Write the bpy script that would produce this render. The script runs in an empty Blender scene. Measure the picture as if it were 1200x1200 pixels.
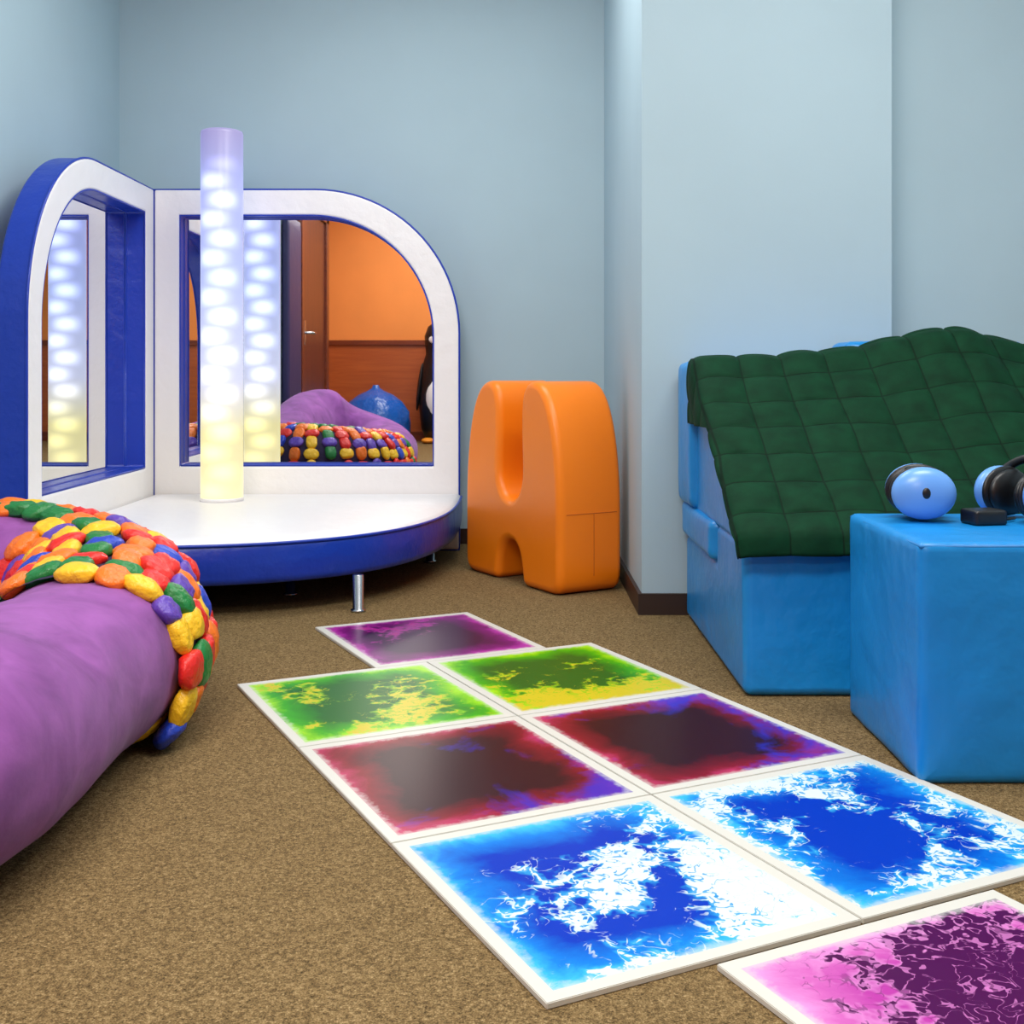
import bpy, bmesh, math, random
from mathutils import Vector, noise, Matrix
random.seed(4)
S = bpy.context.scene
try:
    S.view_settings.view_transform = 'Standard'
    S.view_settings.look = 'None'
except Exception:
    pass

def lin(h):
    h = h.lstrip('#')
    out = []
    for i in (0, 2, 4):
        c = int(h[i:i+2], 16)/255
        out.append(c/12.92 if c <= .04045 else ((c+.055)/1.055)**2.4)
    return (*out, 1)

# ------------------------------------------------------------ materials
class NT:
    def __init__(s, name):
        s.m = bpy.data.materials.new(name); s.m.use_nodes = True
        s.t = s.m.node_tree; s.b = s.t.nodes['Principled BSDF']
    def n(s, typ, **kw):
        nd = s.t.nodes.new(typ)
        for k, v in kw.items(): setattr(nd, k, v)
        return nd
    def l(s, a, b): s.t.links.new(a, b)
    def put(s, sock, v):
        if isinstance(v, bpy.types.NodeSocket): s.l(v, sock)
        else: sock.default_value = v
    def math(s, op, a, b=0.0, c=None, clamp=False):
        nd = s.n('ShaderNodeMath', operation=op); nd.use_clamp = clamp
        s.put(nd.inputs[0], a); s.put(nd.inputs[1], b)
        if c is not None: s.put(nd.inputs[2], c)
        return nd.outputs[0]
    def mix(s, f, a, b):
        nd = s.n('ShaderNodeMix', data_type='RGBA')
        s.put(nd.inputs[0], f); s.put(nd.inputs[6], a); s.put(nd.inputs[7], b)
        return nd.outputs[2]
    def mapv(s, vec, off):
        mp = s.n('ShaderNodeMapping'); mp.inputs['Location'].default_value = off
        s.l(vec, mp.inputs['Vector']); return mp.outputs['Vector']
    def noise(s, scale, detail=2, dist=0, vec=None, rough=.5, off=None, out='Fac'):
        nd = s.n('ShaderNodeTexNoise')
        nd.inputs['Scale'].default_value = scale; nd.inputs['Detail'].default_value = detail
        nd.inputs['Distortion'].default_value = dist; nd.inputs['Roughness'].default_value = rough
        if vec is None: vec = s.n('ShaderNodeTexCoord').outputs['Object']
        if off is not None: vec = s.mapv(vec, off)
        s.l(vec, nd.inputs['Vector'])
        return nd.outputs[out]
    def warp(s, vec, scale, amt, off):
        c = s.noise(scale, 3, 0, vec, .5, off, 'Color')
        a = s.n('ShaderNodeVectorMath', operation='SUBTRACT'); s.l(c, a.inputs[0]); a.inputs[1].default_value = (.5, .5, .5)
        b = s.n('ShaderNodeVectorMath', operation='SCALE'); s.l(a.outputs[0], b.inputs[0]); b.inputs['Scale'].default_value = amt
        d = s.n('ShaderNodeVectorMath', operation='ADD'); s.l(vec, d.inputs[0]); s.l(b.outputs[0], d.inputs[1]); return d.outputs[0]
    def voro(s, scale, vec, feature='F1'):
        nd = s.n('ShaderNodeTexVoronoi', feature=feature); nd.inputs['Scale'].default_value = scale
        s.l(vec, nd.inputs['Vector']); return nd.outputs['Distance']
    def ramp(s, f, stops, interp='LINEAR'):
        nd = s.n('ShaderNodeValToRGB'); cr = nd.color_ramp; cr.interpolation = interp
        while len(cr.elements) < len(stops): cr.elements.new(.5)
        for e, (p, c) in zip(cr.elements, stops): e.position = p; e.color = c
        s.l(f, nd.inputs[0]); return nd.outputs[0]
    def bump(s, h, strength, dist):
        nd = s.n('ShaderNodeBump'); nd.inputs['Strength'].default_value = strength
        nd.inputs['Distance'].default_value = dist
        s.l(h, nd.inputs['Height']); s.l(nd.outputs[0], s.b.inputs['Normal'])

def plain(name, col, rough=.5, metal=0, nscale=0, nstr=.2, ndist=.01, coat=0, vary=0, spec=.5):
    k = NT(name); c = lin(col)
    k.b.inputs['Roughness'].default_value = rough
    k.b.inputs['Metallic'].default_value = metal
    k.b.inputs['Coat Weight'].default_value = coat
    k.b.inputs['Specular IOR Level'].default_value = spec
    if vary:
        f = k.noise(3.0, 4)
        d = tuple(x*(1-vary) for x in c[:3])+(1,)
        k.l(k.ramp(f, [(.35, d), (.65, c)]), k.b.inputs['Base Color'])
    else:
        k.b.inputs['Base Color'].default_value = c
    if nscale: k.bump(k.noise(nscale, 4), nstr, ndist)
    return k.m

M_wall = plain('wall_paint_blue', '#b0c9d3', .75, nscale=90, nstr=.08, ndist=.002, vary=.03)
M_orange_wall = plain('wall_paint_orange', '#e88c40', .7, nscale=60, nstr=.08, ndist=.002, vary=.06)
M_ceil = plain('ceiling_paint', '#f0f0ee', .9, nscale=60, nstr=.1, ndist=.002)
M_base = plain('baseboard_vinyl', '#33231c', .5, nscale=20, nstr=.05)
M_white = plain('white_vinyl', '#f2f0f0', .38, nscale=16, nstr=.35, ndist=.014)
M_royal = plain('royal_blue_vinyl', '#153aae', .33, nscale=13, nstr=.4, ndist=.016)
M_blue = plain('sky_blue_vinyl', '#128ad6', .36, nscale=7, nstr=.45, ndist=.025, vary=.08)
M_orange = plain('orange_vinyl', '#fb8510', .38, nscale=9, nstr=.15, ndist=.01, vary=.03)
M_seam = plain('orange_seam', '#c0600c', .6, nscale=40)
M_bseam = plain('blue_seam', '#0f74ba', .5, nscale=40)
M_metal = plain('brushed_steel', '#b8bcc0', .25, 1, nscale=60, nstr=.05)
M_black = plain('black_plastic', '#101114', .4, nscale=60, nstr=.05)
M_earcup = plain('earcup_blue', '#69a2ea', .3, nscale=30, nstr=.03)
M_pwhite = plain('penguin_white', '#e8e8e8', .8, nscale=60)
M_beak = plain('penguin_orange', '#e89020', .6, nscale=60)
M_navy = plain('navy_mat', '#2a2350', .5, nscale=12, nstr=.3)
M_bag = plain('beanbag_blue', '#0d56b0', .3, nscale=9, nstr=.7, ndist=.04)

k = NT('mirror_glass'); k.b.inputs['Metallic'].default_value = 1; k.b.inputs['Roughness'].default_value = .012
k.l(k.ramp(k.noise(2, 2), [(0, (.84, .86, .87, 1)), (1, (.90, .91, .92, 1))]), k.b.inputs['Base Color']); M_mirror = k.m

k = NT('carpet_loop')
f1 = k.noise(190, 3, rough=.7); f2 = k.noise(420, 2)
f = k.math('ADD', k.math('MULTIPLY', f1, .6), k.math('MULTIPLY', f2, .4))
c = k.ramp(f, [(.36, lin('#332919')), (.46, lin('#6c583a')), (.54, lin('#8a724c')), (.68, lin('#bfa679'))])
big = k.noise(1.3, 3)
c = k.mix(k.math('MULTIPLY', big, .35), c, lin('#685538'))
k.l(c, k.b.inputs['Base Color']); k.b.inputs['Roughness'].default_value = .95
k.b.inputs['Specular IOR Level'].default_value = .1
k.bump(f, .7, .005); M_carpet = k.m

k = NT('purple_suede')
f = k.noise(9, 6, .6); c = k.ramp(f, [(.3, lin('#773e82')), (.7, lin('#9e58a8'))])
k.l(c, k.b.inputs['Base Color']); k.b.inputs['Roughness'].default_value = .85
k.b.inputs['Sheen Weight'].default_value = .15
k.b.inputs['Specular IOR Level'].default_value = .2
k.bump(k.noise(40, 4), .25, .004); M_purple = k.m

# quilted cotton : the stitched grid follows the cloth through its UV map
k = NT('green_quilt')
f = k.noise(20, 4); c = k.ramp(f, [(.3, lin('#042a18')), (.7, lin('#073821'))])
uv = k.n('ShaderNodeUVMap').outputs[0]; sp = k.n('ShaderNodeSeparateXYZ'); k.l(uv, sp.inputs[0])
def seamd(o): return k.math('ABSOLUTE', k.math('SUBTRACT', k.math('FRACT', k.math('ADD', o, 20.5)), .5))
sd = k.math('MINIMUM', seamd(sp.outputs[0]), seamd(sp.outputs[1]))
sm = k.ramp(sd, [(.012, (1, 1, 1, 1)), (.035, (0, 0, 0, 1))])
c = k.mix(k.math('MULTIPLY', sm, .7), c, lin('#020e07'))
k.l(c, k.b.inputs['Base Color']); k.b.inputs['Roughness'].default_value = .75
k.b.inputs['Specular IOR Level'].default_value = .12
k.bump(k.noise(45, 5), .35, .004); M_quilt = k.m

def wood(name, a, b, axis=(1, 14, 14)):
    k = NT(name); tc = k.n('ShaderNodeTexCoord'); mp = k.n('ShaderNodeMapping')
    mp.inputs['Scale'].default_value = axis; k.l(tc.outputs['Object'], mp.inputs['Vector'])
    f = k.noise(2.5, 5, 1, mp.outputs['Vector'])
    k.l(k.ramp(f, [(.3, lin(a)), (.7, lin(b))]), k.b.inputs['Base Color'])
    k.b.inputs['Roughness'].default_value = .35; return k.m
M_wood = wood('wainscot_wood', '#9c4a20', '#b05a28')
M_door = wood('door_wood', '#4a1e18', '#6e3020', (14, 14, 1))
M_trimw = wood('rail_wood', '#5a2412', '#7c3618')

# glowing tube : LED blobs + vertical colour gradient
k = NT('glowing_tube')
tc = k.n('ShaderNodeTexCoord'); sp = k.n('ShaderNodeSeparateXYZ'); k.l(tc.outputs['Object'], sp.inputs[0])
zz = sp.outputs[2]
ang = k.math('ARCTAN2', sp.outputs[1], sp.outputs[0])
zi = k.math('MULTIPLY', zz, 2*math.pi/.15)
s1 = k.math('MULTIPLY_ADD', k.math('SINE', zi), .5, .5)
s2 = k.math('SUBTRACT', 1.0, s1)
th_ = math.radians(150)
a1 = k.math('MULTIPLY_ADD', k.math('COSINE', k.math('MULTIPLY_ADD', ang, 2.0, -th_)), .5, .5)
a2 = k.math('MULTIPLY_ADD', k.math('COSINE', k.math('MULTIPLY_ADD', ang, 2.0, th_)), .5, .5)
b1 = k.math('MULTIPLY', k.math('POWER', s1, 2.2), k.math('POWER', a1, 2.2)); b2_ = k.math('MULTIPLY', k.math('POWER', s2, 2.2), k.math('POWER', a2, 2.2))
blob = k.math('MAXIMUM', b1, b2_)
zt = k.math('DIVIDE', zz, 1.44)
col = k.ramp(zt, [(.0, lin('#fff0a8')), (.18, lin('#faee9c')), (.33, lin('#e0e4ff')), (.6, lin('#b8c6ff')), (.88, lin('#aab2fa')), (1., lin('#a796e4'))])
amp = k.ramp(zt, [(0, (.70,)*3+(1,)), (.08, (.62,)*3+(1,)), (.3, (.60,)*3+(1,)), (.85, (.58,)*3+(1,)), (.93, (.48,)*3+(1,)), (1, (.44,)*3+(1,))])
fade = k.ramp(zt, [(.0, (.2,)*3+(1,)), (.3, (.7,)*3+(1,)), (.85, (1,)*3+(1,)), (.93, (.0,)*3+(1,))])
st = k.math('ADD', k.math('MULTIPLY', amp, 1.35), k.math('MULTIPLY', k.math('MULTIPLY', blob, fade), 1.9))
k.l(col, k.b.inputs['Emission Color']); k.l(st, k.b.inputs['Emission Strength'])
k.b.inputs['Base Color'].default_value = (.2, .2, .24, 1); k.b.inputs['Roughness'].default_value = .3
M_tube = k.m

# ------------------------------------------------------------ helpers
def link(me, name, mats, smooth=True, parent=None, loc=(0, 0, 0), rz=0):
    o = bpy.data.objects.new(name, me); S.collection.objects.link(o)
    for m in (mats if isinstance(mats, (list, tuple)) else [mats]): me.materials.append(m)
    if smooth:
        for p in me.polygons: p.use_smooth = True
    o.location = loc; o.rotation_euler[2] = rz
    if parent: o.parent = parent
    return o
def empty(name, loc=(0, 0, 0), rz=0):
    o = bpy.data.objects.new(name, None); S.collection.objects.link(o)
    o.empty_display_size = .1; o.location = loc; o.rotation_euler[2] = rz; return o
def me_from(bm, name):
    bmesh.ops.recalc_face_normals(bm, faces=bm.faces)
    me = bpy.data.meshes.new(name); bm.to_mesh(me); bm.free(); return me
def box(name, lo, hi, mat, parent=None, bevel=0):
    bm = bmesh.new(); bmesh.ops.create_cube(bm, size=1)
    c = [(a+b)/2 for a, b in zip(lo, hi)]; d = [b-a for a, b in zip(lo, hi)]
    for v in bm.verts: v.co = Vector([v.co[i]*d[i] for i in range(3)])
    if bevel: bmesh.ops.bevel(bm, geom=bm.edges[:], offset=bevel, segments=2, affect='EDGES', profile=.5)
    return link(me_from(bm, name), name, mat, False, parent, c)
def softbox(name, lo, hi, mat, parent=None, r=.02, bulge=.008, wr=.003, cuts=22, shear=None, seed=0):
    bm = bmesh.new(); bmesh.ops.create_cube(bm, size=2)
    bmesh.ops.subdivide_edges(bm, edges=bm.edges[:], cuts=cuts, use_grid_fill=True)
    c = Vector([(a+b)/2 for a, b in zip(lo, hi)]); h = Vector([(b-a)/2 for a, b in zip(lo, hi)])
    for v in bm.verts:
        u = Vector([math.copysign(abs(t)**.55, t) for t in v.co])
        p = Vector([u[i]*h[i] for i in range(3)])
        inn = Vector([max(-h[i]+r, min(h[i]-r, p[i])) for i in range(3)])
        off = p-inn
        if off.length > 1e-6: p = inn+off.normalized()*r
        for ax in range(3):
            if abs(u[ax]) > .999:
                a, b = [u[i] for i in range(3) if i != ax]
                p[ax] += math.copysign(1, u[ax])*bulge*(1-a*a)*(1-b*b)
        nrm = off.normalized() if off.length > 1e-6 else Vector()
        w = noise.noise((p+c)*5+Vector((seed, 0, 0)))+.5*noise.noise((p+c)*13+Vector((seed, 3, 0)))
        p += nrm*w*wr
        if p.z+c.z < lo[2] : p.z = lo[2]-c.z
        if shear: p = shear(p+c)-c
        v.co = p
    return link(me_from(bm, name), name, mat, True, parent, c)
def prism(name, pts, depth, mat, bevel=.02, parent=None, loc=(0, 0, 0), rz=0, plane='XZ', segs=4):
    bm = bmesh.new()
    vs = [bm.verts.new((a, 0, b) if plane == 'XZ' else (a, b, 0)) for a, b in pts]
    f = bm.faces.new(vs)
    ex = bmesh.ops.extrude_face_region(bm, geom=[f])
    d = Vector((0, depth, 0)) if plane == 'XZ' else Vector((0, 0, depth))
    for g in ex['geom']:
        if isinstance(g, bmesh.types.BMVert): g.co += d
    o = link(me_from(bm, name), name, mat, True, parent, loc, rz)
    if bevel:
        m = o.modifiers.new('b', 'BEVEL'); m.width = bevel; m.segments = segs; m.limit_method = 'ANGLE'; m.angle_limit = math.radians(50)
    o.modifiers.new('wn', 'WEIGHTED_NORMAL')
    return o
def tube(name, pts, r, mat, parent=None, cyclic=False, loc=(0, 0, 0), rz=0):
    cu = bpy.data.curves.new(name, 'CURVE'); cu.dimensions = '3D'; cu.bevel_depth = r; cu.bevel_resolution = 4; cu.use_fill_caps = True
    sp = cu.splines.new('POLY'); sp.points.add(len(pts)-1); sp.use_cyclic_u = cyclic
    for p, q in zip(sp.points, pts): p.co = (*q, 1)
    cu.materials.append(mat)
    o = bpy.data.objects.new(name, cu); S.collection.objects.link(o); o.location = loc; o.rotation_euler[2] = rz
    if parent: o.parent = parent
    return o
def lathe(name, prof, mat, parent=None, loc=(0, 0, 0), n=48, scale=(1, 1, 1), wob=0):
    bm = bmesh.new(); rings = []
    for r, z in prof:
        rings.append([bm.verts.new((r*math.cos(2*math.pi*i/n)*scale[0], r*math.sin(2*math.pi*i/n)*scale[1], z*scale[2])) for i in range(n)])
    for a, b in zip(rings, rings[1:]):
        for i in range(n): bm.faces.new((a[i], a[(i+1) % n], b[(i+1) % n], b[i]))
    bm.faces.new(rings[0]); bm.faces.new(rings[-1])
    if wob:
        for v in bm.verts:
            v.co += Vector((v.co.x, v.co.y, 0))*wob*noise.noise(v.co*7)
    return link(me_from(bm, name), name, mat, True, parent, loc)
def ellip(name, c, s, mat, parent=None, rot=(0, 0, 0), seg=32):
    bm = bmesh.new(); bmesh.ops.create_uvsphere(bm, u_segments=seg, v_segments=seg//2, radius=1)
    for v in bm.verts: v.co = Vector((v.co.x*s[0], v.co.y*s[1], v.co.z*s[2]))
    o = link(me_from(bm, name), name, mat, True, parent, c); o.rotation_euler = rot; return o

# ------------------------------------------------------------ room shell
XL, YB, H = -1.70, 5.10, 2.7
box('floor', (-3.1, -2.7, -.1), (2.2, 5.2, 0), M_carpet)
box('ceiling', (-3.1, -2.7, H), (2.2, 5.2, H+.1), M_ceil)
box('wall_back', (XL, YB, 0), (.40, YB+.1, H), M_wall)
box('wall_left', (XL-.1, -.63, 0), (XL, YB+.1, H), M_wall)
box('wall_column', (.399, 3.62, 0), (1.167, YB+.1, H), M_wall)
box('wall_recess', (1.167, 3.80, 0), (2.1, 3.9, H), M_wall)
box('wall_right', (2.0, -2.6, 0), (2.1, 3.8, H), M_wall)
box('wall_front', (-3.1, -2.7, 0), (2.1, -2.6, H), M_orange_wall)
box('wall_alcove_side', (-3.1, -2.6, 0), (-3.0, -.53, H), M_orange_wall)
box('wall_alcove_end', (-3.0, -.63, 0), (XL-.1, -.53, H), M_orange_wall)
bh = .065
box('baseboard_back', (XL, YB-.012, 0), (.399, YB, bh), M_base)
box('baseboard_left', (XL, 1.35, 0), (XL+.012, YB, bh), M_base)
box('baseboard_column_side', (.387, 3.608, 0), (.399, YB-.012, bh), M_base)
box('baseboard_column_front', (.399, 3.608, 0), (1.167, 3.62, bh), M_base)
box('baseboard_right', (1.988, -2.6, 0), (2.0, 3.8, bh), M_base)
box('trim_wainscot', (-3.0, -2.6, 0), (1.988, -2.585, 1.02), M_wood)
box('trim_chair_rail', (-3.0, -2.6, 1.02), (1.988, -2.56, 1.07), M_trimw)
box('baseboard_front', (-3.0, -2.585, 0), (1.988, -2.57, .10), M_trimw)
# door on left wall
dr = empty('door_1')
box('door_leaf', (XL, -.50, 0.01), (XL+.04, .62, 2.05), M_door, dr, .004)
for nm, a, b in (('jamb_a', (XL, -.62, 0), (XL+.06, -.50, 2.15)), ('jamb_b', (XL, .62, 0), (XL+.06, .72, 2.15)), ('head', (XL, -.62, 2.05), (XL+.06, .72, 2.15))):
    box(nm, a, b, M_trimw, dr, .005)
tube('lever', [(XL+.04, .52, 1.05), (XL+.10, .52, 1.05), (XL+.10, .38, 1.05)], .011, M_metal, dr)
box('lever_plate', (XL+.04, .49, .95), (XL+.048, .55, 1.15), M_metal, dr, .003)
softbox('wall_mat', (XL+.005, .76, 0), (XL+.06, 1.28, 1.9), M_navy, None, .02, .004, .001, 12)

# ------------------------------------------------------------ mirror panels
PW, PH, PR, MG = 1.27, 1.503, .60, .107
def loop(a0, a1, z0, z1, r, n=24):
    p = [(a0, z0), ((a0+a1)/2, z0), (a1, z0), (a1, (z0+z1-r)/2), (a1, z1-r)]
    for i in range(1, n): 
        t = math.pi/2*i/n; p.append((a1-r+r*math.cos(t), z1-r+r*math.sin(t)))
    p += [(a1-r, z1), ((a0+a1-r)/2, z1), (a0, z1), (a0, (z0+z1)/2)]
    return p
def panel(name, fn, thick, rec, gap=.0):
    e = empty(name)
    out = loop(gap, PW, 0, PH, PR); inn = loop(MG, PW-MG, .355, PH-MG, PR-MG*.85)
    bm = bmesh.new(); N = len(out)
    R = [[bm.verts.new(fn(a, z, t)) for a, z in L] for L, t in ((out, thick), (out, 0), (inn, 0), (inn, rec))]
    for q in range(3):
        for i in range(N):
            f = bm.faces.new((R[q][i], R[q][(i+1) % N], R[q+1][(i+1) % N], R[q+1][i]))
            f.material_index = 0 if q == 1 else 1
    f = bm.faces.new(R[0]); f.material_index = 1
    o = link(me_from(bm, 'padded_frame'), 'padded_frame', [M_white, M_royal], True, e)
    m = o.modifiers.new('b', 'BEVEL'); m.width = .012; m.segments = 4; m.limit_method = 'ANGLE'; m.angle_limit = math.radians(60)
    o.modifiers.new('wn', 'WEIGHTED_NORMAL')
    bm = bmesh.new(); bm.faces.new([bm.verts.new(fn(a, z, rec-.001)) for a, z in inn])
    link(me_from(bm, 'mirror'), 'mirror', M_mirror, False, e)
    tube('piping_outer', [fn(a, z, .006) for a, z in out], .0045, M_royal, e, True)
    tube('piping_inner', [fn(a, z, .006) for a, z in inn], .004, M_royal, e, True)
    tube('mirror_bead', [fn(a, z, rec-.004) for a, z in inn], .004, M_royal, e, True)
    return e
panel('mirror_panel', lambda a, z, t: (-1.49+a, 4.90+t, z), .12, .07)
panel('mirror_panel', lambda a, z, t: (-1.49-t, 4.90-a, z), .105, .085)

# ------------------------------------------------------------ platform
pf = empty('corner_platform')
A, B, nn = 1.275, 1.42, 3.1
cx, cy = -1.485, 4.893
arc = []
for i in range(61):
    t = math.pi/2*i/60
    arc.append((cx+A*max(0, math.cos(t))**(2/nn), cy-B*max(0, math.sin(t))**(2/nn)))
pts = [(cx, cy)]+arc
bm = bmesh.new()
def ring(z, inset): 
    c = Vector((cx+A*.45, cy-B*.45)); L = []
    for x, y in pts:
        d = Vector((x, y))-c; d = d*(1-inset/d.length); L.append(bm.verts.new((c.x+d.x, c.y+d.y, z)))
    return L
lv = [ring(.102, .02), ring(.108, .004), ring(.125, 0), ring(.165, -.004), ring(.205, -.002), ring(.222, .002), ring(.232, .01), ring(.237, .022), ring(.241, .1)]
for q, (a, b) in enumerate(zip(lv, lv[1:])):
    for i in range(len(pts)):
        f = bm.faces.new((a[i], a[(i+1) % len(pts)], b[(i+1) % len(pts)], b[i])); f.material_index = 1 if q < 5 else 0
f = bm.faces.new(lv[-1]); f = bm.faces.new(lv[0]); f.material_index = 1
link(me_from(bm, 'padded_top'), 'padded_top', [M_white, M_royal], True, pf)
tube('seam', [(x, y, .225) for x, y in arc], .005, M_royal, pf)
for i, (x, y) in enumerate([(-.478, 3.66), (-.74, 3.93), (-.32, 4.6), (-1.3, 3.6), (-1.3, 4.7)]):
    lathe('leg_%d' % (i+1), [(.024, 0), (.024, .008), (.017, .01), (.017, .115)], M_metal, pf, (x, y, 0), 20)

# ------------------------------------------------------------ light tube
lt = empty('light_tube', (-1.133, 4.60, .241))
prof = [(.0815, .0), (.0815, .02), (.0815, .7), (.0815, 1.425), (.079, 1.436), (.07, 1.44)]
lathe('frosted_tube', prof, M_tube, lt, (0, 0, 0.004), 64)
lathe('base_ring', [(.0835, 0), (.0835, .012), (.082, .014)], M_white, lt, (0, 0, 0), 64)

# ------------------------------------------------------------ orange foam chair
fd = Vector((.335, -.56)).normalized()
rz = math.atan2(fd.y, fd.x)
oc = empty('orange_foam_seat', (.155, 3.885, 0), rz)
def bez(p0, p1, p2, p3, n):
    return [tuple(((1-t)**3*p0[i]+3*(1-t)**2*t*p1[i]+3*(1-t)*t*t*p2[i]+t**3*p3[i]) for i in (0, 1)) for t in [j/n for j in range(n)]]
half = []
half += bez((.085, .0), (.10, .0), (.24, 0), (.26, .0), 4)
half += bez((.26, 0), (.31, .0), (.325, .02), (.325, .07), 6)
half += bez((.325, .07), (.325, .15), (.325, .2), (.325, .27), 4)
half += bez((.325, .27), (.325, .47), (.28, .70), (.165, .712), 16)
half += bez((.165, .712), (.105, .718), (.078, .69), (.073, .60), 8)
half += bez((.073, .60), (.070, .5), (.078, .46), (.078, .40), 6)
half += bez((.078, .40), (.078, .33), (.04, .295), (0, .295), 7)
inner = bez((0, .15), (.05, .15), (.075, .11), (.085, 0), 8)
right = half
prof = right+[(0, .295)]+[(-x, z) for x, z in reversed(right)]+[(-x, z) for x, z in reversed(inner[1:])]+inner
o = prism('foam_body', [(x-.325, z) for x, z in prof], .262, M_orange, .028, oc, segs=5)
tube('seam_h', [(.0004, .03, .27), (.0004, .235, .27)], .0013, M_seam, oc)
tube('seam_v', [(.0004, .14, .06), (.0004, .14, .27)], .0013, M_seam, oc)

# ------------------------------------------------------------ liquid floor tiles
def tilemat(name, edge, mid, deep, blobc, bdir, bk, thr, seed, patch=None, bscale=9., W=.484, L=.523, rim=.3, bc=0, pth=.55, pdir=(0, 0), cell=26., vein=.9):
    k = NT(name); tc = k.n('ShaderNodeTexCoord'); ob = tc.outputs['Object']
    sp = k.n('ShaderNodeSeparateXYZ'); k.l(ob, sp.inputs[0])
    x = k.math('DIVIDE', sp.outputs[0], W/2); y = k.math('DIVIDE', sp.outputs[1], L/2)
    m = k.math('MAXIMUM', k.math('ABSOLUTE', x), k.math('ABSOLUTE', y))
    sm = k.math('SMOOTH_MAX', k.math('ABSOLUTE', x), k.math('ABSOLUTE', y), .25)
    e = k.math('SUBTRACT', 1.0, sm)
    n1 = k.noise(7, 6, .4, ob, .65, (seed, 0, 0))
    F = k.math('ADD', e, k.math('MULTIPLY', k.math('SUBTRACT', n1, .5), .6))
    c = k.ramp(F, [(.06, edge), (.06+rim*.5, mid), (.06+rim*1.3, deep)])
    if patch:
        p = k.noise(4, 5, .5, ob, .6, (seed, 5, 0))
        pd = k.math('ADD', k.math('MULTIPLY', x, pdir[0]), k.math('MULTIPLY', y, pdir[1]))
        pm = k.ramp(k.math('ADD', k.math('ADD', p, pd), k.math('MULTIPLY', k.math('SUBTRACT', .35, F), .2)), [(pth, (0, 0, 0, 1)), (pth+.12, (1, 1, 1, 1))])
        c = k.mix(k.math('MULTIPLY', pm, .85), c, patch)
    wv = k.warp(k.mapv(ob, (seed, 2, 0)), 14, .06, (seed, 4, 0))
    n2 = k.noise(bscale*.5, 5, .6, ob, .55, (seed, 9, 0))
    vo = k.voro(cell, wv); vo2 = k.voro(cell*2.6, wv)
    d = k.math('ADD', k.math('MULTIPLY', x, bdir[0]), k.math('MULTIPLY', y, bdir[1]))
    Bf = k.math('ADD', n2, k.math('MULTIPLY', d, bk))
    Bf = k.math('ADD', Bf, k.math('MULTIPLY', k.math('SUBTRACT', vo, .42), .22))
    Bf = k.math('ADD', Bf, k.math('MULTIPLY', k.math('SUBTRACT', vo2, .42), .10))
    if bc: Bf = k.math('ADD', Bf, k.math('MULTIPLY', k.math('SUBTRACT', e, .3), bc))
    Bs = k.math('SUBTRACT', Bf, thr-.5, clamp=True)
    bm_ = k.ramp(Bs, [(.495, (0, 0, 0, 1)), (.506, (1, 1, 1, 1))])
    halo = k.ramp(Bs, [(.43, (0, 0, 0, 1)), (.495, (1, 1, 1, 1))])
    c = k.mix(k.math('MULTIPLY', halo, .6), c, edge)
    if vein:
        # thin squiggles of liquid left in the pale areas, pale squiggles in the liquid next to them
        rn = k.noise(34, 2, .9, ob, .45, (seed, 3, 0))
        ridge = k.math('ABSOLUTE', k.math('SUBTRACT', rn, .5))
        zone = k.ramp(Bs, [(.50, (1, 1, 1, 1)), (.70, (.10, .10, .10, 1))])
        vm = k.ramp(k.math('SUBTRACT', k.math('MULTIPLY', zone, .055), ridge), [(0, (0, 0, 0, 1)), (.008, (1, 1, 1, 1))])
        bm_ = k.math('MULTIPLY', bm_, k.math('SUBTRACT', 1.0, k.math('MULTIPLY', vm, vein)))
        rn2 = k.noise(30, 2, .9, ob, .45, (seed, 13, 0))
        ridge2 = k.math('ABSOLUTE', k.math('SUBTRACT', rn2, .5))
        zone2 = k.ramp(Bs, [(.36, (0, 0, 0, 1)), (.495, (1, 1, 1, 1))])
        vm2 = k.ramp(k.math('SUBTRACT', k.math('MULTIPLY', zone2, .04), ridge2), [(0, (0, 0, 0, 1)), (.008, (1, 1, 1, 1))])
        bm_ = k.math('MAXIMUM', bm_, k.math('MULTIPLY', k.math('MULTIPLY', vm2, zone2), vein))
    c = k.mix(bm_, c, blobc)
    n4 = k.noise(60, 4, 0, ob, .6, (seed, 1, 0))
    bleed = k.ramp(k.math('ADD', m, k.math('MULTIPLY', k.math('SUBTRACT', n4, .5), .14)), [(.86, (0, 0, 0, 1)), (.905, (1, 1, 1, 1))])
    c = k.mix(k.math('MULTIPLY', bleed, .5), c, lin('#d0d4cc'))
    bord = k.math('GREATER_THAN', m, .91)
    c = k.mix(bord, c, lin('#d2d1c8'))
    k.l(c, k.b.inputs['Base Color']); k.b.inputs['Roughness'].default_value = .3
    k.b.inputs['Specular IOR Level'].default_value = .08
    return k.m
L_, W_ = .523, .484
cd = Vector((-.441, .897)); rd = Vector((.897, .441)); O = Vector((.040, 1.378)); trz = math.atan2(rd.y, rd.x)
def tile(corner, mat):
    c = corner+rd*(W_/2)+cd*(L_/2)
    bm = bmesh.new(); bmesh.ops.create_cube(bm, size=1)
    for v in bm.verts: v.co = Vector((v.co.x*(W_-.003), v.co.y*(L_-.003), v.co.z*.008))
    bmesh.ops.bevel(bm, geom=bm.edges[:], offset=.001, segments=2, affect='EDGES')
    link(me_from(bm, 'liquid_floor_tile'), 'liquid_floor_tile', mat, False, None, (c.x, c.y, .0042), trz)
Wt = lin('#d2deda')
g = (lin('#9ad812'), lin('#37a00e'), lin('#10601a'), lin('#c8b824'))
r = (lin('#b83460'), lin('#7c1222'), lin('#2e0a12'), lin('#6a1020'))
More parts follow.
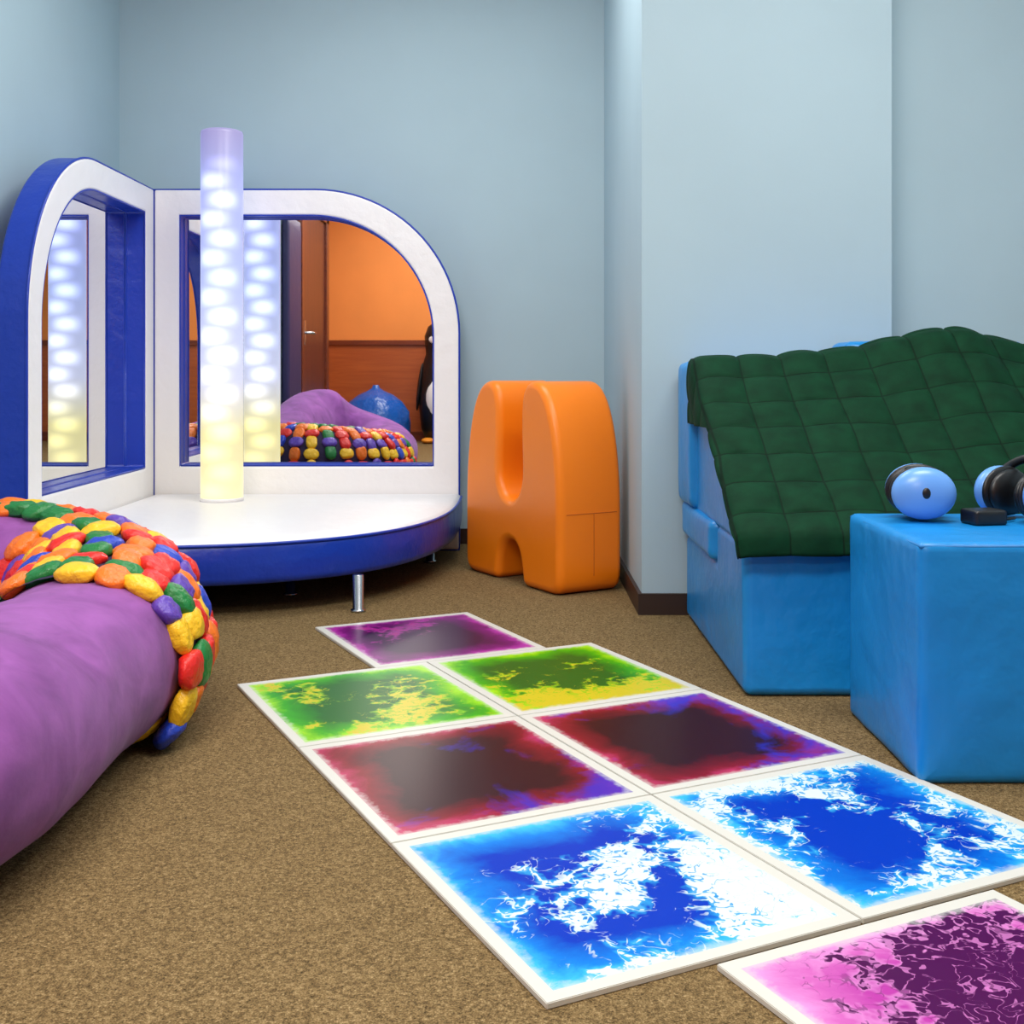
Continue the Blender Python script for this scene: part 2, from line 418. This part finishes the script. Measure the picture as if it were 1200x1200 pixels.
b = (lin('#3cb8e6'), lin('#0f78d4'), lin('#0634b0'), Wt)
tile(O, tilemat('tile_blue_a', *b, (.95, -.45), .20, .60, 3.1))
tile(O+rd*W_, tilemat('tile_blue_b', *b, (.35, .15), .14, .56, 21.4, bscale=12, bc=-.25))
tile(O+cd*L_, tilemat('tile_red_a', *r, (0, 0), 0, .99, 7.7, lin('#3328b4'), pth=.57, pdir=(.12, -.02), vein=0))
tile(O+cd*L_+rd*W_, tilemat('tile_red_b', *r, (0, 0), 0, .99, 31.7, lin('#2430c0'), pth=.54, pdir=(.10, .02), vein=0))
tile(O+cd*2*L_, tilemat('tile_green_a', *g, (.3, -.2), .1, .66, 12.9, bc=.25, vein=.8))
tile(O+cd*2*L_+rd*W_, tilemat('tile_green_b', *g, (.1, -1.), .24, .66, 15.2, vein=.8))
pk = (lin('#b83aa8'), lin('#70146a'), lin('#330a38'), lin('#a0207a'))
tile(Vector((-.340, 2.935)), tilemat('tile_purple', *pk, (.3, .6), .14, .70, 5.5, vein=.6))
pk2 = (lin('#d890cc'), lin('#c864b2'), lin('#b03a9c'), lin('#4a0c48'))
tile(Vector((.254, 1.472))-cd*L_, tilemat('tile_pink', *pk2, (.2, .3), .10, .57, 8.5, bscale=8, bc=.5, vein=.7))

# ------------------------------------------------------------ blue foam cube + chair
cb = empty('blue_foam_cube')
softbox('cube_body', (.737, 2.13, 0), (1.182, 2.575, .438), M_blue, cb, .014, .006, .0025, 26)
tube('seam_top', [(.741, 2.134, .43), (1.178, 2.134, .43), (1.178, 2.571, .43), (.741, 2.571, .43)], .0035, M_bseam, cb, True)

sf = empty('blue_foam_chair')
YZ = lambda x0: Matrix(((0, 1, 0, x0), (1, 0, 0, 0), (0, 0, 1, 0), (0, 0, 0, 1)))
prism('base_block', [(2.70, .0), (3.60, .0), (3.60, .252), (3.07, .252), (3.07, .352), (2.715, .352)], .965, M_blue, .022, sf).matrix_local = YZ(.532)
softbox('seat_pad', (.517, 3.075, .250), (1.50, 3.60, .358), M_blue, sf, .022, .004, .003, 18, seed=7)
softbox('back_slab', (.508, 3.36, .352), (1.50, 3.60, .775), M_blue, sf, .025, .008, .004, 22, seed=9)
softbox('head_bolster', (.97, 3.42, .74), (1.50, 3.60, .835), M_blue, sf, .025, .004, .003, 14, seed=9)
prism('wedge', [(2.73, .345), (3.40, .345), (3.40, .765), (3.35, .765)], .955, M_blue, .015, sf).matrix_local = YZ(.530)

# weighted blanket
key = [(2.686, .325), (2.698, .368), (2.745, .392), (2.95, .520), (3.15, .648), (3.29, .742), (3.32, .766), (3.35, .776), (3.385, .778)]
def along(key, step):
    out = []
    for (a, b) in zip(key, key[1:]):
        a = Vector(a); b = Vector(b); n = max(1, round((b-a).length/step))
        out += [a+(b-a)*i/n for i in range(n)]
    out.append(Vector(key[-1])); return out
P = along(key, .0065); acc = [0.]
for a, b2 in zip(P, P[1:]): acc.append(acc[-1]+(b2-a).length)
cell = .118
bm = bmesh.new(); G = []; uvl = bm.loops.layers.uv.new('UVMap'); UV = {}
DX = .0065; NF, NX = 26, 152
for j, p in enumerate(P):
    row = []
    tan = (P[min(j+1, len(P)-1)]-P[max(j-1, 0)]).normalized(); nrm = Vector((0, -tan.y, tan.x))
    oh = max(.0, p.y-.605)+.006
    for i in range(-NF, NX+1):
        if i < 0:
            s = (-i/NF)*oh; q = Vector((.518-.004*math.sin(s*20), p.x, p.y-s)); nn_ = Vector((-.6, 0, 0)); a = .520-s
        else:
            x = .520+i*DX; q = Vector((x, p.x, p.y)); nn_ = nrm; a = x
            if i < 3: nn_ = (nrm+Vector((-.6, 0, 0))).normalized(); q.z -= .004*(3-i)/3
            top = min(1, max(0, (p.y-.50)/.25))
            q.z += .050*math.exp(-((x-1.24)/.15)**2)*top + .030*top*min(1, max(0, (x-.75)/.3))
            q.y -= .03*math.exp(-((x-1.2)/.16)**2)*top
            q.z += .012*noise.noise(Vector((x*3, p.x*3, 0)))
            q.z += max(0, (x-1.0))*.10*(1-top)
        wob = .010*noise.noise(Vector((a*4, acc[j]*4, 7)))
        uu, vv = (a-.520+wob)/cell, (acc[j]+wob)/cell
        sx = abs(math.sin(math.pi*uu)); sy = abs(math.sin(math.pi*vv))
        hgt = (sx*sy)**.42*.015
        q = q+nn_*(hgt+.003+.006*noise.noise(q*8))
        v = bm.verts.new(q); row.append(v); UV[v] = (uu, vv)
    G.append(row)
for a, b2 in zip(G, G[1:]):
    for i in range(len(a)-1):
        f = bm.faces.new((a[i], a[i+1], b2[i+1], b2[i]))
        for lp in f.loops: lp[uvl].uv = UV[lp.vert]
o = link(me_from(bm, 'weighted_blanket'), 'weighted_blanket', [M_quilt])
m = o.modifiers.new('s', 'SOLIDIFY'); m.thickness = .006; m.offset = -1

# ------------------------------------------------------------ ear defenders + belt pack
def ears(loc, rz, spread, name='ear_defenders', s=1.3, hgt=.055, back=.04):
    e = empty(name, loc, rz)
    for sgn, nm in ((-1, 'l'), (1, 'r')):
        x = sgn*spread
        ellip('cup_'+nm, (x+sgn*.012*s, 0, .040*s), (.024*s, .044*s, .037*s), M_earcup, e)
        ellip('rim_'+nm, (x+sgn*.000*s, 0, .040*s), (.010*s, .0455*s, .0375*s), M_black, e)
        ellip('cushion_'+nm, (x-sgn*.010*s, 0, .039*s), (.013*s, .041*s, .034*s), M_black, e)
        ellip('pivot_'+nm, (x+sgn*.0345*s, 0, .042*s), (.003*s, .006*s, .008*s), M_black, e)
    pts = []
    for i in range(25):
        t = math.pi*i/24
        pts.append((-math.cos(t)*(spread+.03*s), math.sin(t)*back, .055+hgt*math.sin(t)))
    tube('headband', pts, .004, M_black, e)
    tube('headband_pad', pts[5:20], .009, M_black, e)
    return e
ears((.845, 2.44, .442), math.radians(-100), .030, hgt=.045, s=1.45, back=-.02)
ears((1.050, 2.42, .442), math.radians(-66), .046, hgt=.072, s=1.4)
bp = empty('belt_pack', (.945, 2.36, .442), .2)
softbox('case', (-.035, -.03, 0), (.035, .03, .030), M_black, bp, .006, .001, 0, 8)
tube('cable', [(.03, 0, .012), (.06, .01, .006), (.09, .03, .006)], .003, M_black, bp)

# ------------------------------------------------------------ purple pod + woven blanket
K = [(-.96, 1.38, .20, .205), (-.865, 1.68, .178, .205), (-.865, 2.10, .165, .200), (-.865, 2.42, .17, .198), (-.955, 2.72, .185, .19),
     (-1.22, 2.88, .20, .19), (-1.45, 2.68, .205, .19), (-1.49, 2.3, .22, .19), (-1.49, 1.9, .26, .19), (-1.45, 1.55, .30, .2), (-1.33, 1.32, .30, .2), (-1.15, 1.26, .24, .2)]
def cr(p0, p1, p2, p3, t):
    return [.5*((2*b)+(-a+c)*t+(2*a-5*b+4*c-d)*t*t+(-a+3*b-3*c+d)*t**3) for a, b, c, d in zip(p0, p1, p2, p3)]
NS = 20; ringp = []
n = len(K)
for i in range(n):
    for j in range(NS): ringp.append(cr(K[i-1], K[i], K[(i+1) % n], K[(i+2) % n], j/NS))
Nn = len(ringp)
def frame(i):
    p = ringp[i % Nn]; a = ringp[(i-1) % Nn]; c = ringp[(i+1) % Nn]
    t = Vector((c[0]-a[0], c[1]-a[1], 0)).normalized(); out = Vector((t.y, -t.x, 0))
    return Vector((p[0], p[1], p[2])), t, out, p[3], p[2]
def surf(i, th, off=0):
    c, t, o_, rx, rz_ = frame(i)
    ct, st = math.cos(th), math.sin(th)
    f = lambda v: math.copysign(abs(v)**.88, v)
    return c+o_*f(ct)*(rx+off)+Vector((0, 0, 1))*f(st)*(rz_+off)
bm = bmesh.new(); R = []
NTH = 48
for i in range(Nn):
    row = []
    for j in range(NTH):
        p = surf(i, 2*math.pi*j/NTH)
        w = noise.noise(p*3.5)*.012+noise.noise(p*9)*.004
        c = frame(i)[0]; q = p+(p-c).normalized()*w; q.z = max(q.z, 0.001)
        row.append(bm.verts.new(q))
    R.append(row)
for i in range(Nn):
    for j in range(NTH):
        bm.faces.new((R[i][j], R[i][(j+1) % NTH], R[(i+1) % Nn][(j+1) % NTH], R[(i+1) % Nn][j]))
pod = empty('purple_pod_beanbag')
link(me_from(bm, 'rim'), 'rim', M_purple, True, pod)
ellip('seat', (-1.18, 2.05, .11), (.36, .72, .12), M_purple, pod, seg=48)

cols = ['#e8281e', '#fb7a1c', '#ffc824', '#1e7c38', '#2846c0', '#6444b0']
mats = [plain('puff_%d' % i, c, .36, nscale=55, nstr=.7, ndist=.009) for i, c in enumerate(cols)]
M_net = plain('blanket_backing', '#281c40', .8, nscale=60)
start = int(2.72*NS)
i = start; idx = [i]; d = 0
sp_ = .066
last = surf(i, math.radians(60)); 
while len(idx) < 15:
    i += 1; q = surf(i, math.radians(60)); d += (q-last).length; last = q
    if d >= sp_: idx.append(i); d = 0
bm = bmesh.new()
ths = [math.radians(-60+19*j) for j in range(13)]
wc = [3, 0, 2, 4, 1, 0, 2, 5, 0, 1, 3, 2, 1, 0, 4, 2, 1, 4]; fc = [2, 3, 0, 1, 4, 0, 2, 5, 1, 0, 3, 2, 1, 4, 0, 3]
def puff(center, t, u, nv, la, lb, lc, mi):
    r0 = bmesh.ops.create_uvsphere(bm, u_segments=20, v_segments=12, radius=1)
    Mx = Matrix((t, u, nv)).transposed(); ph = Vector((random.random()*9, random.random()*9, 0))
    f = lambda v, e: math.copysign(abs(v)**e, v)
    for v in r0['verts']:
        c = v.co.copy()
        pin = 1-.42*abs(c.x)**4
        w = 1+.28*noise.noise(c*2.6+ph)
        cc = Vector((f(c.x, .75)*la, f(c.y, .7)*lb*pin*(1+.12*noise.noise(c*1.5+ph)), f(c.z, .7)*lc*(1-.6*abs(c.x)**3)*w))
        v.co = center+Mx @ cc
        for fa in v.link_faces: fa.material_index = mi; fa.smooth = True
for a, i in enumerate(idx):
    for b_, th in enumerate(ths):
        if a < 1 and b_ > 8: continue
        if a >= 9 and b_ > 8: continue
        thj = th+math.radians(random.uniform(-2, 2))
        off = .012+random.uniform(-.003, .005)+(.014 if b_ < 4 else 0)
        p = surf(i, thj, off); c = frame(i)[0]; t = frame(i)[1]
        nv = (surf(i, thj, .05)-surf(i, thj, 0)).normalized(); u = nv.cross(t).normalized(); t = u.cross(nv)
        nv = (nv+t*random.uniform(-.15, .15)+u*random.uniform(-.15, .15)).normalized(); u = nv.cross(t).normalized(); t = u.cross(nv)
        p.z = max(p.z, .038)
        sc = 1.12 if b_ < 4 else 1
        if (a+b_) % 2: puff(p, t, u, nv, .046*sc, .033*sc, .019, wc[b_+2])
        else: puff(p, u, t, nv, .046*sc, .033*sc, .019, fc[a % 16])
rows = []
for i in range(idx[0], idx[-1]+1, 2):
    mx = 21 if i < idx[9] else 17
    rows.append([bm.verts.new(surf(i, math.radians(-60+10*j), .010)) for j in range(21)])
    rows[-1] = rows[-1][:mx]
for a, b2 in zip(rows, rows[1:]):
    for j in range(min(len(a), len(b2))-1):
        f = bm.faces.new((a[j], a[j+1], b2[j+1], b2[j])); f.material_index = 6; f.smooth = True
for v in [v for v in bm.verts if not v.link_faces]: bm.verts.remove(v)
for v in bm.verts: v.co.z = max(v.co.z, .004)
link(me_from(bm, 'woven_puff_blanket'), 'woven_puff_blanket', mats+[M_net])

# ------------------------------------------------------------ things seen in the mirror
bb = lathe('blue_bean_bag', [(.02, 0), (.22, .003), (.31, .04), (.35, .12), (.355, .22), (.33, .33), (.27, .43), (.18, .50), (.09, .54), (.04, .57), (.03, .60)], M_bag, None, (-1.38, -2.0, 0), wob=.10)
pg = empty('plush_penguin', (-.77, -2.25, 0))
lathe('body', [(.02, .03), (.12, .04), (.17, .15), (.19, .35), (.18, .60), (.15, .82), (.12, .92), (.13, 1.0), (.135, 1.1), (.10, 1.2), (.04, 1.25), (.01, 1.255)], M_black, pg, (0, 0, 0))
ellip('belly', (0, .06, .45), (.14, .145, .32), M_pwhite, pg)
ellip('face', (0, .055, 1.07), (.10, .09, .09), M_pwhite, pg)
ellip('beak', (0, .17, 1.05), (.03, .07, .025), M_beak, pg)
for s_ in (-1, 1):
    ellip('flipper', (s_*.185, .0, .58), (.025, .08, .25), M_black, pg, (0, -s_*.12, 0))
    ellip('foot', (s_*.09, .12, .03), (.07, .11, .03), M_beak, pg)
    ellip('eye', (s_*.04, .14, 1.11), (.014, .01, .018), M_black, pg)

# ------------------------------------------------------------ lights
def ceil_light(x, y, sx, sy, pw, col):
    e = empty('unseen_ceiling_light', (x, y, H))
    fr = box('frame', (-sx/2-.04, -sy/2-.04, -.03), (sx/2+.04, sy/2+.04, -.001), M_metal, e)
    l = bpy.data.lights.new('panel', 'AREA'); l.shape = 'RECTANGLE'; l.size = sx; l.size_y = sy; l.energy = pw; l.color = col
    o = bpy.data.objects.new('panel', l); S.collection.objects.link(o); o.parent = e; o.location = (0, 0, -.035)
ceil_light(-.3, 3.7, 1.2, .6, 27, (1, .98, .95))  # extra out-of-view lamp, added to brighten the back wall
ceil_light(.9, 2.2, 1.2, .6, 40, (1, .98, .95))
ceil_light(-.6, .8, 1.2, .6, 62, (1, .98, .95))
ceil_light(-.8, -1.4, 1.2, .6, 56, (1, .93, .84))  # warm out-of-view lamp, added so the orange wall reads bright in the mirror
w = bpy.data.worlds.new('w'); S.world = w; w.use_nodes = True
w.node_tree.nodes['Background'].inputs[0].default_value = (.6, .7, .8, 1); w.node_tree.nodes['Background'].inputs[1].default_value = .3

# ------------------------------------------------------------ camera
cam = bpy.data.cameras.new('camera'); co = bpy.data.objects.new('camera', cam); S.collection.objects.link(co)
cam.sensor_width = 36; cam.lens = 36*1380/1200; cam.shift_y = -166/1200; cam.clip_start = .05
co.location = (0, 0, .75); co.rotation_euler = (math.pi/2, 0, 0)
S.camera = co
